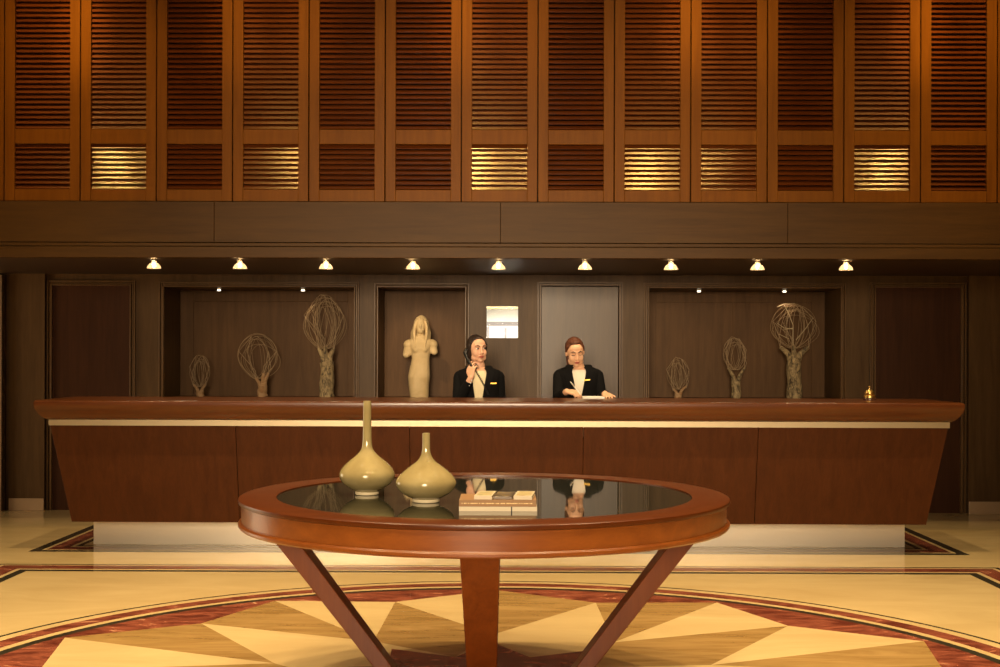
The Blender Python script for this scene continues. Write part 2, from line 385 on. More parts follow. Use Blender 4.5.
for sgn in (-1, 1):
    b = MB(); xa = sgn*(6.5*PIT+0.004); xb = sgn*8
    b.box(min(xa, xb), max(xa, xb), YB, YB+0.045, Z_SH, ZTOP); struct(b.build('trim_%d' % (15 if sgn < 0 else 16), W_SHUT, bevel=0.003))
b = MB(); b.box(-8, 8, YB-0.02, YB+0.1, ZTOP, 6.2); struct(b.build('trim_17', W_FASCIA))
for px, e_ in ((80.7, 1.25), (233.5, 0.55), (309.3, 0.45), (461, 0.9), (536.5, 0.3), (689.2, 1.0), (765, 0.35), (920.8, 1.15), (997, 0.35)):
    x = X_at(px, YB, 40)
    spot('shutter_beam', (x, YB-1.6, 6.0), (x, YB, 3.98), 360*e_, (1.0, 0.58, 0.13), 13, 1.0, 0.03)
    spot('shutter_wall_washer', (x, YB-1.6, 6.0), (x, YB, 3.75), 220*e_, (1.0, 0.58, 0.13), 34, 1.0, 0.05)

for px in (-15, 1012):
    x = X_at(px, YB, 40); spot('shutter_wall_washer', (x, YB-1.6, 6.0), (x*0.94, YB, 3.5), 150, (1.0, 0.58, 0.13), 40, 1.0, 0.05)

# ------------------------------------------------------------------ reception desk
def make_desk():
    e = empty('reception_desk', (0, 9.8, 0), 'long mahogany reception desk with overhanging top, pale metal strip and mirrored metal plinth', 'reception desk')
    def ring(hw, y0, y1, z): return [Vector((-hw, y0, z)), Vector((hw, y0, z)), Vector((hw, y1, z)), Vector((-hw, y1, z))]
    b = MB(); yb = 10.25; y0 = 9.35; hw = 3.35
    prof = [(0.09, 0.984), (0.066, 0.992), (0.042, 1.010), (0.023, 1.034), (0.009, 1.060), (0.001, 1.088), (0.0, 1.114), (0.003, 1.123), (0.010, 1.128), (0.022, 1.130)]
    b.loft([ring(hw-o, y0+o, yb-min(o, 0.02), z) for o, z in prof], smooth=False)
    b.build('countertop', W_CTOP, e)
    b = MB(); b.loft([ring(3.27, 9.432, 10.2, 0.944), ring(3.27, 9.432, 10.2, 0.986)], smooth=False); b.build('metal_strip', STRIP, e)
    # sloping front panels with seams
    zt, zb, yt, ybm, ht, hb = 0.946, 0.222, 9.442, 9.60, 3.262, 3.155
    seams = [X_at(p, 9.5, 470) for p in (237, 410, 583, 757)]
    xt = [-ht]+seams+[ht]; xb = [-hb]+seams+[hb]
    for k in range(5):
        g0 = 0.0 if k == 0 else 0.0018; g1 = 0.0 if k == 4 else 0.0018
        b = MB()
        f = [Vector((xb[k]+g0, ybm, zb)), Vector((xb[k+1]-g1, ybm, zb)), Vector((xt[k+1]-g1, yt, zt)), Vector((xt[k]+g0, yt, zt))]
        r = [p+Vector((0, 0.03, 0)) for p in f]
        b.loft([f, r], smooth=False); b.build('front_panel', W_CFRONT, e, bevel=0.0015)
    for sg in (-1, 1):
        b = MB()
        f = [Vector((sg*hb, ybm+0.03, zb)), Vector((sg*hb, 10.15, zb)), Vector((sg*ht, 10.15, zt)), Vector((sg*ht, yt+0.03, zt))]
        b.loft([f, [p-Vector((sg*0.03, 0, 0)) for p in f]], smooth=False); b.build('end_panel', W_CFRONT, e)
    b = MB(); b.box(-hb+0.03, hb-0.03, ybm+0.03, 10.15, zb, zb+0.02); b.build('underside', W_PANEL, e)
    b = MB(); b.box(-3.11, 3.11, 9.97, 10.1, 0.003, zb); b.build('kick_plate', BRUSH, e)
make_desk()

# ------------------------------------------------------------------ lamps over the desk and in the niches
def make_downlight():
    x, y = X_at(498.5, 10.36, 262), 10.36
    e = empty('glass_downlight', (x, y, ZC), 'x', 'ceiling light', 'glass downlights over the desk')
    b = MB(); b.lathe([(0.022, -0.012), (0.030, -0.010), (0.030, 0.0)], (x, y, ZC)); b.build('canopy', CHROME, e)
    b = MB(); b.lathe([(0.018, -0.014), (0.021, -0.022), (0.024, -0.026), (0.038, -0.036), (0.048, -0.048), (0.055, -0.064), (0.056, -0.070), (0.052, -0.070), (0.044, -0.050), (0.034, -0.039), (0.018, -0.028), (0.014, -0.018)], (x, y, ZC), 24)
    b.build('glass_shade', plain('lamp_glass_glow', (1, 0.9, 0.75), 0.25, 0, 0.5, 0, 0.8, (1.0, 0.62, 0.28), 0.45), e)
    b = MB(); b.ell((x, y, ZC-0.042), (0.014, 0.014, 0.018)); b.build('bulb', plain('lit_bulb', (1, 0.9, 0.7), 0.3, emit=(1.0, 0.72, 0.38), es=45), e)
    return e
ppx = [154, 240, 326, 413, 498.5, 585, 671, 757.5, 846]
names9 = ['leftmost glass cup downlight under the bulkhead, above the left end of the desk', 'second glass cup downlight from the left, above the short twig sculptures', 'third glass cup downlight from the left, above the tall left twig sculpture',
          'glass cup downlight above the pale stone statue', 'glass cup downlight above the small bright window', 'glass cup downlight above the receptionist who is writing',
          'third glass cup downlight from the right, above the smallest right twig sculpture', 'second glass cup downlight from the right, above the tall right twig sculpture', 'rightmost glass cup downlight, near the brass bell end of the desk']
proto = make_downlight(); x5 = X_at(498.5, 10.36, 262)
for i, p in enumerate(ppx):
    x = X_at(p, 10.36, 262)
    if i == 4: proto['label'] = names9[i]
    else: copy_tree(proto, (x-x5, 0, 0), names9[i])
    spot('downlight_beam', (x, 10.36, ZC-0.075), (x, 10.55, 0), 16, WARM2, 130, 0.8, 0.03)
def make_niche_light(px, label):
    p = at(px, 290.5, Y=12.45)
    e = empty('niche_spotlight', (p.x, p.y, ZT), label, 'spotlight', 'small spotlights in the niches')
    b = MB(); b.lathe([(0.014, -0.012), (0.024, -0.008), (0.028, 0.0)], (p.x, p.y, ZT)); b.build('collar', CHROME, e)
    b = MB(); b.lathe([(0.016, -0.024), (0.019, -0.018), (0.012, -0.012)], (p.x, p.y, ZT)); b.build('lamp_head', plain('spot_lamp_lens', (1, 0.95, 0.85), 0.2, emit=(1, 0.85, 0.6), es=3), e)
    spot('niche_beam', (p.x, p.y, ZT-0.03), (p.x, p.y+0.06, 0), 5, WARM2, 110, 0.9, 0.02)
for px, lb in ((219, 'tiny chrome spotlight at the left in the left niche ceiling'), (303, 'tiny chrome spotlight in the left niche, above the tall twig sculpture'),
               (699, 'tiny chrome spotlight in the right niche, left of its centre seam'), (784.5, 'tiny chrome spotlight in the right niche, above the tall twig sculpture')):
    make_niche_light(px, lb)
spot('statue_spot', (X_at(400, 11.7, 300), 11.5, 2.2), (X_at(420, 12.45, 350), 12.5, 1.5), 34, WARM2, 50, 0.6, 0.02)

# ------------------------------------------------------------------ round table
TX, TY, TZ, TR = -0.03, 5.655, 0.855, 1.052
def make_table():
    e = empty('round_table', (TX, TY, 0), 'large round cherry wood table with a dark glass inset top on slanted legs', 'table')
    b = MB(); gi = 0.893
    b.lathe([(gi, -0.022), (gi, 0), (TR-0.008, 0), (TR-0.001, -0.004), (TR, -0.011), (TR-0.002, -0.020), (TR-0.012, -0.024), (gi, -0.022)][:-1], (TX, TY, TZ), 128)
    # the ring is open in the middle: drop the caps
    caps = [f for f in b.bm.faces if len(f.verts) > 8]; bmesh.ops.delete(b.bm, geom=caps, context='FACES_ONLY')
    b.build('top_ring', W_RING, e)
    b = MB(); b.lathe([(TR-0.014, -0.098), (TR-0.013, -0.024)], (TX, TY, TZ), 128)
    b.build('apron', W_TABLE, e)
    b = MB(); b.lathe([(TR-0.05, -0.122), (TR-0.006, -0.122), (TR, -0.115), (TR, -0.105), (TR-0.006, -0.098), (TR-0.05, -0.098)], (TX, TY, TZ), 128); b.build('bottom_bead', W_TABLE, e)
    b = MB(); b.lathe([(gi-0.001, -0.020), (gi-0.001, -0.007), (gi-0.004, -0.004)], (TX, TY, TZ), 128); o = b.build('glass_top', GLASS_T, e)
    for k in range(4):
        a = k*PI/2; rd = Vector((math.sin(a), -math.cos(a), 0)); tg = Vector((math.cos(a), math.sin(a), 0))
        C = Vector((TX, TY, 0))
        def sec(r, z, wd, th):
            # section in the horizontal plane: radial thickness th, tangential width wd
            c = C + rd*r + Vector((0, 0, z))
            return [c-rd*th/2-tg*wd/2, c+rd*th/2-tg*wd/2, c+rd*th/2+tg*wd/2, c-rd*th/2+tg*wd/2]
        b = MB(); b.loft([sec(0.35, 0.0, 0.105, 0.078), sec(0.915, TZ-0.12, 0.145, 0.105)], smooth=False)
        b.build('leg', W_LEG, e, bevel=0.004)
make_table()
CELADON = plain('celadon_glaze', (0.50, 0.44, 0.22), 0.02, 0, 0.6, 0.0)
def crackle(m):
    t = m.node_tree; N = t.nodes; L = t.links; b = N['Principled BSDF']
    tc = N.new('ShaderNodeTexCoord'); n = N.new('ShaderNodeTexNoise'); n.inputs['Scale'].default_value = 9; n.inputs['Detail'].default_value = 7
    cr = N.new('ShaderNodeValToRGB'); cr.color_ramp.elements[0].position = 0.35; cr.color_ramp.elements[1].position = 0.7
    cr.color_ramp.elements[0].color = (0.215, 0.165, 0.070, 1); cr.color_ramp.elements[1].color = (0.28, 0.222, 0.102, 1)
    L.new(tc.outputs['Object'], n.inputs['Vector']); L.new(n.outputs['Fac'], cr.inputs['Fac']); L.new(cr.outputs['Color'], b.inputs['Base Color'])
crackle(CELADON)
TAN_FOOT = plain('unglazed_foot', (0.55, 0.45, 0.28), 0.6)
GZ = TZ-0.004
def smooth_profile(pr, n=6):
    out = []
    for i in range(len(pr)-1):
        p0, p1, p2, p3 = (Vector(pr[max(i-1, 0)]), Vector(pr[i]), Vector(pr[i+1]), Vector(pr[min(i+2, len(pr)-1)]))
        for k in range(n):
            t = k/n
            out.append(0.5*((2*p1)+(p2-p0)*t+(2*p0-5*p1+4*p2-p3)*t*t+(3*p1-p0-3*p2+p3)*t**3))
    out.append(Vector(pr[-1])); return [(max(v.x, 0.002), v.y) for v in out]
def make_vase(x, y, prof, foot_r, label):
    e = empty('bottle_vase', (x, y, GZ), label, 'vase')
    top_r, top_z = prof[-1]
    pr = smooth_profile(prof) + [(top_r-0.004, top_z+0.001), (top_r-0.006, top_z-0.03)]
    b = MB(); b.lathe(pr, (x, y, GZ), 64); b.build('body', CELADON, e)
    b = MB(); b.lathe([(foot_r-0.004, 0.0), (foot_r, 0.003), (foot_r, 0.014)], (x, y, GZ), 48); b.build('foot_rim', TAN_FOOT, e)
v1 = at(367, 494.5, Z=GZ); v2 = at(426, 502, Z=GZ)
make_vase(v1.x, v1.y, [(0.050, 0.010), (0.055, 0.018), (0.082, 0.033), (0.108, 0.055), (0.121, 0.085), (0.108, 0.116), (0.077, 0.147), (0.047, 0.171), (0.027, 0.195), (0.0205, 0.228), (0.0185, 0.30), (0.0175, 0.406)], 0.052,
          'tall pale green vase with a long thin neck on the glass table top')
make_vase(v2.x, v2.y, [(0.053, 0.010), (0.058, 0.016), (0.082, 0.027), (0.110, 0.048), (0.125, 0.077), (0.115, 0.103), (0.091, 0.128), (0.062, 0.151), (0.037, 0.170), (0.022, 0.193), (0.0165, 0.223), (0.0160, 0.284)], 0.056,
          'shorter squat pale green vase with a short neck beside the books')
# books
PAPER = plain('cream_paper', (0.5, 0.41, 0.27), 0.7); COVER_B = plain('brown_cloth_cover', (0.20, 0.098, 0.032), 0.6); COVER_W = plain('white_cover', (0.42, 0.34, 0.23), 0.5)
INK = plain('pale_print', (0.70, 0.48, 0.22), 0.6); RIBBON = plain('dark_ribbon', (0.03, 0.02, 0.012), 0.6)
def pic_mat(name, cols, sc):
    m, t, b = mat(name); N = t.nodes; L = t.links
    tc = N.new('ShaderNodeTexCoord'); n = N.new('ShaderNodeTexNoise'); n.inputs['Scale'].default_value = sc; n.inputs['Detail'].default_value = 5; n.inputs['Distortion'].default_value = 1.0
    cr = N.new('ShaderNodeValToRGB'); e = cr.color_ramp.elements
    e[0].position = 0.35; e[1].position = 0.68; e[0].color = (*cols[0], 1); e[1].color = (*cols[1], 1); x = e.new(0.5); x.color = (*cols[2], 1)
    L.new(tc.outputs['Object'], n.inputs['Vector']); L.new(n.outputs['Fac'], cr.inputs['Fac']); L.new(cr.outputs['Color'], b.inputs['Base Color']); b.inputs['Roughness'].default_value = 0.3
    return m
PIC1 = pic_mat('cover_picture_green', ((0.16, 0.17, 0.10), (0.42, 0.36, 0.20), (0.36, 0.29, 0.13)), 22)
PIC2 = pic_mat('cover_picture_dark', ((0.01, 0.007, 0.004), (0.26, 0.18, 0.09), (0.05, 0.03, 0.013)), 38)
PIC3 = pic_mat('cover_picture_gold', ((0.26, 0.14, 0.03), (0.42, 0.36, 0.20), (0.38, 0.30, 0.14)), 24)
def make_book(x0, x1, y0, y1, z0, th, cover, label, rot=0, top=None, spine_marks=None, ribbon=None):
    cx, cy = (x0+x1)/2, (y0+y1)/2
    e = empty('book', (cx, cy, z0), label, 'book', 'books on the glass table')
    M = Matrix.Translation((cx, cy, z0)) @ Matrix.Rotation(math.radians(rot), 4, 'Z'); hx, hy = (x1-x0)/2, (y1-y0)/2; c = 0.0022
    b = MB(); b.box(-hx, hx, -hy, hy, 0, c, M); b.box(-hx, hx, -hy, hy, th-c, th, M); b.box(-hx, hx, -hy, -hy+c, c, th-c, M); b.build('cover', cover, e)
    b = MB(); b.box(-hx+0.003, hx-0.003, -hy+c, hy-0.003, c, th-c, M); b.build('pages', PAPER, e)
    if top:
        b = MB(); m_, u0, u1, w0, w1 = top; b.box(u0*hx, u1*hx, w0*hy, w1*hy, th, th+0.0006, M); b.build('cover_picture', m_, e)
    if spine_marks:
        b = MB(); u = -0.93
        rr = random.Random(3)
        while u < 0.93:
            l = rr.choice((0.018, 0.024, 0.03)); hgt = 0.16*th
            b.box(u*hx, (u+l)*hx, -hy-0.0005, -hy, th*0.42, th*0.42+hgt, M); u += l+rr.choice((0.012, 0.014, 0.04))
        b.build('spine_lettering', spine_marks, e)
    if ribbon:
        b = MB(); b.box(ribbon*hx, (ribbon+0.035)*hx, -hy-0.001, -hy, 0, th, M); b.build('ribbon', RIBBON, e)
p0 = at(459, 511, Z=GZ); p1 = at(537, 511, Z=GZ); by = p0.y
make_book(p0.x, p1.x, by, by+0.235, GZ, 0.017, COVER_W, 'white hardback with a dark ribbon at the bottom of the stack on the glass table', ribbon=0.33)
make_book(p0.x, p1.x-0.003, by, by+0.23, GZ+0.0175, 0.025, COVER_B, 'brown hardback with pale spine lettering lying on the white one', spine_marks=INK)
zb_ = GZ+0.0435; bx = lambda p: at(p, 500, Y=by+0.01).x
make_book(bx(475)+0.004, bx(493)+0.004, by+0.012, by+0.20, zb_, 0.0145, COVER_W, 'small cream book with a green picture, left on the brown book', -5, (PIC1, -0.75, 0.75, -0.8, 0.8))
make_book(bx(494.5)+0.004, bx(513)+0.004, by+0.020, by+0.20, zb_, 0.011, plain('dark_cover', (0.09, 0.055, 0.025), 0.4), 'small dark picture book in the middle on the brown book', -5, (PIC2, -1, 1, -1, 1))
make_book(bx(514.7)+0.004, bx(533)+0.004, by+0.012, by+0.20, zb_, 0.0145, COVER_W, 'small cream book with a golden picture, right on the brown book', -5, (PIC3, -0.75, 0.75, -0.8, 0.8))

# ------------------------------------------------------------------ brass bell on the desk
def make_bell():
    p = at(869.5, 398.5, Y=9.85); x, y, z = p.x, 9.85, 1.13
    e = empty('service_bell', (x, y, z), 'small brass two tier service bell on the right end of the desk', 'bell')
    b = MB(); b.lathe([(0.045, 0.0), (0.046, 0.010), (0.040, 0.018)], (x, y, z), 32); b.build('base', plain('bell_dark_base', (0.08, 0.03, 0.015), 0.3), e)
    b = MB(); b.lathe([(0.036, 0.018), (0.044, 0.022), (0.044, 0.036), (0.034, 0.044), (0.024, 0.047)], (x, y, z), 32); b.build('lower_dome', BRASS, e)
    b = MB(); b.lathe([(0.026, 0.047), (0.037, 0.052), (0.036, 0.064), (0.024, 0.076), (0.008, 0.082)], (x, y, z), 32); b.build('upper_dome', BRASS, e)
    b = MB(); b.lathe([(0.004, 0.082), (0.0035, 0.098), (0.007, 0.101), (0.007, 0.106), (0.002, 0.109)], (x, y, z), 16); b.build('plunger', BRASS, e)
make_bell()

# ------------------------------------------------------------------ stone statue
STONE = marble('warm_limestone', (0.50, 0.36, 0.17), (0.66, 0.50, 0.27), 5, (1,1,1), 0, 0.7)
def make_statue():
    Y = 12.47; k = 1300/Y
    c = at(420.5, 394, Y=Y); x, z0 = c.x, ZS
    e = empty('stone_statue', (x, Y, z0), 'pale stone statue of a long haired woman with cut off arms in the narrow niche', 'statue')
    def Zp(py): return Z_at(py, Y)
    b = MB()
    rings = []
    for py, hw, hd, ox in ((398, 0.090, 0.075, -0.010), (385, 0.100, 0.082, -0.016), (377, 0.107, 0.088, -0.014), (368, 0.098, 0.08, -0.008), (360, 0.086, 0.070, 0.0), (354, 0.090, 0.074, 0.002), (349, 0.103, 0.085, 0.0), (345, 0.115, 0.082, 0.0), (341.5, 0.118, 0.07, 0.0), (339, 0.095, 0.058, 0.0), (336, 0.055, 0.05, 0.0)):
        z = Zp(py) if py < 398 else ZS
        rings.append([Vector((x+ox+hw*math.copysign(abs(math.cos(a))**0.85, math.cos(a)), Y+hd*math.copysign(abs(math.sin(a))**0.85, math.sin(a)), z)) for a in [2*PI*i/28 for i in range(28)]])
    b.loft(rings)
    for sg in (-1, 1):
        b.cap((x+sg*0.112, Y, Zp(344)), (x+sg*(0.137 if sg < 0 else 0.132), Y-0.012, Zp(355 if sg < 0 else 352)), 0.045, 0.034)
        b.ell((x+sg*0.042, Y-0.060, Zp(350)), (0.030, 0.026, 0.032))
        b.cap((x+sg*0.05, Y, Zp(342.5)), (x+sg*0.120, Y-0.005, Zp(345)), 0.042, 0.046)
        b.cap((x+sg*0.085, Y, Zp(346)), (x+sg*0.115, Y-0.010, Zp(353 if sg < 0 else 350.5)), 0.040, 0.036)
    b.cap((x, Y, Zp(341)), (x, Y-0.005, Zp(332)), 0.04, 0.04)
    hz = Zp(325.5)
    b.ell((x+0.004, Y-0.015, hz), (0.052, 0.066, 0.080)); b.ell((x+0.004, Y-0.045, hz-0.035), (0.038, 0.04, 0.05))
    b.cap((x+0.005, Y-0.078, hz+0.01), (x+0.005, Y-0.092, hz-0.02), 0.007, 0.011)
    body = b.build('figure', STONE, e, remesh=0.0045, smooth_it=8)
    h = MB()
    h.ell((x+0.004, Y+0.012, hz+0.018), (0.066, 0.07, 0.080))
    for sg in (-1, 1):
        for j in range(4):
            xx = 0.042+0.010*j
            h.tube([(x+0.004+sg*(0.040+0.005*j), Y-0.045+0.02*j, hz+0.045), (x+0.004+sg*(0.056+0.003*j), Y-0.045+0.02*j, hz-0.01), (x+sg*(0.060+0.008*j), Y-0.045+0.018*j, hz-0.075), (x+sg*(0.048+0.011*j), Y-0.068+0.016*j, Zp(345)), (x+sg*(0.045+0.010*j), Y-0.080+0.016*j, Zp(349+0.8*(3-j)))], [0.013, 0.015, 0.015, 0.013, 0.008], 8)
    h.tube([(x, Y+0.05, hz+0.03), (x, Y+0.06, hz-0.08), (x, Y+0.07, Zp(346))], [0.06, 0.06, 0.055], 10)
    h.build('hair', STONE, e, remesh=0.0045, smooth_it=2)
    f = MB()
    for j in range(11):
        xx = -0.07+0.014*j
        f.tube([(x+xx*0.9, Y-0.070*math.sqrt(max(1-(xx/0.11)**2, 0.1)), Zp(357)), (x+xx-0.004, Y-0.076*math.sqrt(max(1-(xx/0.12)**2, 0.1)), Zp(370)), (x+xx*1.05-0.012, Y-0.080*math.sqrt(max(1-(xx/0.12)**2, 0.1)), Zp(384))], [0.002, 0.0035, 0.002], 6)
    f.build('drapery_folds', STONE, e)
make_statue()

# ------------------------------------------------------------------ twig sculptures in the niches
BARK = marble('dry_bark', (0.045, 0.028, 0.012), (0.46, 0.33, 0.16), 34, (1, 1, 0.5), 0, 0.8, p0=0.36, p1=0.62)
BARK2 = marble('pale_orange_stub', (0.28, 0.14, 0.05), (0.52, 0.34, 0.18), 20, (1, 1, 1), 0, 0.8)
TWIG = plain('dry_twig', (0.34, 0.23, 0.12), 0.6)
TWIG_PALE = plain('pale_twig', (0.45, 0.35, 0.2), 0.5)
def make_twig(px, r_trunk, y_top, prongs, crown, n_loops, label, seed, bark=BARK, branches=None):
    Y = 12.5; rd = random.Random(seed); k = Y/F
    c = at(px, 394, Y=Y); x = c.x
    e = empty('twig_sculpture', (x, Y, ZS), label, 'sculpture', 'twig sculptures in the niches')
    zt = Z_at(y_top, Y, px)
    b = MB()
    n = 10; pts = []; rad = []
    for i in range(n+1):
        t = i/n; pts.append((x+0.004*math.sin(7*t+seed), Y, ZS+(zt-ZS)*t)); rad.append(r_trunk*(1.08-0.12*t+0.05*math.sin(11*t+seed)))
    b.tube(pts, rad, 18)
    for (qx, qy) in prongs:
        q = at(qx, qy, Y=Y)
        mid = Vector((x+(q.x-x)*0.45, Y-0.012, zt+(q.z-zt)*0.40))
        b.tube([(x+(q.x-x)*0.18, Y, zt-0.03), mid, (q.x, Y-0.02, q.z)], [r_trunk*0.62, r_trunk*0.42, r_trunk*0.24], 12)
    b.build('trunk', bark, e)
    cx, cy, rx, ry = crown; cc = at(cx, cy, Y=Y); ax, az = rx*k, ry*k
    zb = zt
    w_ = MB()
    for j in range(n_loops):
        ph = rd.uniform(-0.5, 0.5); sx = rd.uniform(0.15, 1.0); sz = rd.uniform(0.72, 1.0); tl = rd.uniform(-0.45, 0.45); yo = rd.uniform(-0.05, 0.05)
        bz = az*(1-sz)*0.9
        P = []
        for i in range(37):
            a = -PI/2 + 2*PI*i/36
            u, v = ax*sx*math.cos(a), az*sz*math.sin(a)
            if v < 0: u *= 1-0.5*(v/az)**2
            wob = 0.03*ax*math.sin(3*a+j)
            P.append((cc.x+u*math.cos(tl)-v*math.sin(tl)*0.35+wob+ph*ax*0.25, Y-0.01+yo*math.sin(a/2+PI/4)+0.35*ax*ph*math.cos(a), cc.z+v-bz+u*math.sin(tl)*0.5))
        w_.tube(P, rd.uniform(0.0011, 0.0019), 5)
    for (qx, qy) in prongs:
        q = at(qx, qy, Y=Y)
        for j in range(2):
            s_ = 1 if qx > px else -1
            w_.tube([(q.x, Y-0.02, q.z-0.02), (q.x+s_*0.02*j, Y-0.02, q.z+az*0.3), (cc.x+s_*ax*(0.9-0.4*j), Y-0.02, cc.z+az*0.2), (cc.x+s_*ax*(0.3), Y-0.02, cc.z+az*0.85)], 0.0025, 6)
    w_.build('twig_loops', TWIG, e)
    if branches:
        w_ = MB()
        for line in branches:
            P = [at(a, c_, Y=Y-0.03) for a, c_ in line]
            w_.tube(P, [0.0042]*(len(P)-1)+[0.002], 6)
        w_.build('bare_branch', TWIG_PALE, e)
make_twig(200, 0.036, 391, [(194, 384.5), (206, 384.5)], (200, 370, 11, 17), 9, 'smallest twig sculpture at the far left of the left niche', 1, BARK2)
make_twig(262.5, 0.046, 386, [(256, 378), (264, 373), (269, 373)], (258, 356, 21, 23), 10, 'middle sized twig sculpture with round loops in the left niche', 2, BARK2)
make_twig(327, 0.068, 362, [(319, 348), (325, 347), (334, 348)], (324, 321, 22, 28), 17, 'tallest twig sculpture with thick bark trunk at the right of the left niche', 3)
make_twig(678, 0.034, 393, [(673, 389), (686, 386)], (677.5, 373, 12.5, 16.5), 9, 'smallest twig sculpture at the left of the right niche', 4, BARK2)
make_twig(736, 0.044, 380, [(728, 368), (744, 368)], (735, 353, 12, 17), 11, 'middle sized forked twig sculpture in the middle of the right niche', 5)
make_twig(794, 0.069, 358, [(780, 347), (793, 346), (808, 347)], (794, 326, 24, 22.5), 13, 'tallest twig sculpture with three pronged bark trunk in the right niche', 6,
          branches=[[(793, 345), (793, 325), (788, 312), (784, 305)], [(793, 329), (784, 328), (777, 323)], [(793, 328), (783, 330)], [(789, 339), (779, 334)], [(796, 340), (806, 328), (813, 318)], [(777, 307), (784, 304), (795, 303.5)]])

# ------------------------------------------------------------------ receptionists
SKIN = plain('skin', (0.72, 0.40, 0.25), 0.5); SKIN2 = plain('skin_warm', (0.72, 0.41, 0.24), 0.5)
HAIR1 = plain('dark_brown_hair', (0.018, 0.009, 0.005), 0.55, 0, 0.3); HAIR2 = plain('auburn_hair', (0.085, 0.026, 0.010), 0.6, 0, 0.3)
JACKET = plain('black_suit', (0.0040, 0.0036, 0.0036), 0.85, 0, 0.12); BLOUSE1 = plain('cream_blouse', (0.74, 0.62, 0.38), 0.7); BLOUSE2 = plain('white_blouse', (0.80, 0.70, 0.56), 0.7)
EYEW = plain('eye_white', (0.75, 0.70, 0.62), 0.3); IRIS = plain('dark_iris', (0.03, 0.016, 0.008), 0.2); LIPS = plain('lips', (0.42, 0.10, 0.07), 0.4); BROW = plain('eyebrow_hair', (0.05, 0.025, 0.014), 0.8)
SHOE = plain('black_leather', (0.01, 0.009, 0.009), 0.35); GOLD = plain('gold_badge', (0.55, 0.33, 0.06), 0.45, 0.8); BUTTON = plain('pale_button', (0.6, 0.55, 0.5), 0.3)

def hand(b, wrist, fwd, palm, curl, spread=0.12, scale=1.0, thumb_curl=0.5):
    """palm plus five separate jointed fingers; fwd = towards the fingertips, palm = out of the palm; thumb on +side"""
    fwd = Vector(fwd).normalized(); palm = Vector(palm); palm = (palm - fwd*palm.dot(fwd)).normalized(); side = fwd.cross(palm)
    wv = Vector(wrist); s = scale
    for k in range(4):
        o = (k-1.5)*0.0185*s
        b.cap(wv+side*o*0.6+fwd*0.012*s, wv+fwd*(0.082-0.004*abs(k-1))*s+side*o, 0.0125*s, 0.0105*s)
    L = (0.070, 0.080, 0.074, 0.058)
    for k in range(4):
        o = (1.5-k)*0.0185*s                      # index first, on the thumb side
        p = wv+fwd*(0.084-0.004*abs(k-1))*s+side*o
        ang = 0.0; d0 = (fwd+side*spread*(1.5-k)/1.5).normalized()
        c = curl[k] if hasattr(curl, '__len__') else curl
        for j, fr in enumerate((0.45, 0.31, 0.24)):
            ang += c*(0.8, 1.1, 0.7)[j]
            d = d0*math.cos(ang)+palm*math.sin(ang)
            q = p+d*L[k]*fr*s
            b.cap(p, q, (0.0088-0.0008*j)*s, (0.0082-0.0009*j)*s, 10); p = q
    t0 = wv+fwd*0.022*s+side*0.026*s; d = (fwd*0.55+side*0.75+palm*0.35).normalized()
    t1 = t0+d*0.038*s; d2 = (fwd*0.85+side*(0.45-0.6*thumb_curl)+palm*0.55*thumb_curl).normalized()
    t2 = t1+d2*0.030*s; d3 = (fwd*0.9-side*0.35*thumb_curl+palm*0.6*thumb_curl).normalized(); t3 = t2+d3*0.024*s
    b.cap(t0, t1, 0.0125*s, 0.0105*s, 10); b.cap(t1, t2, 0.0100*s, 0.0090*s, 10); b.cap(t2, t3, 0.0090*s, 0.0075*s, 10)

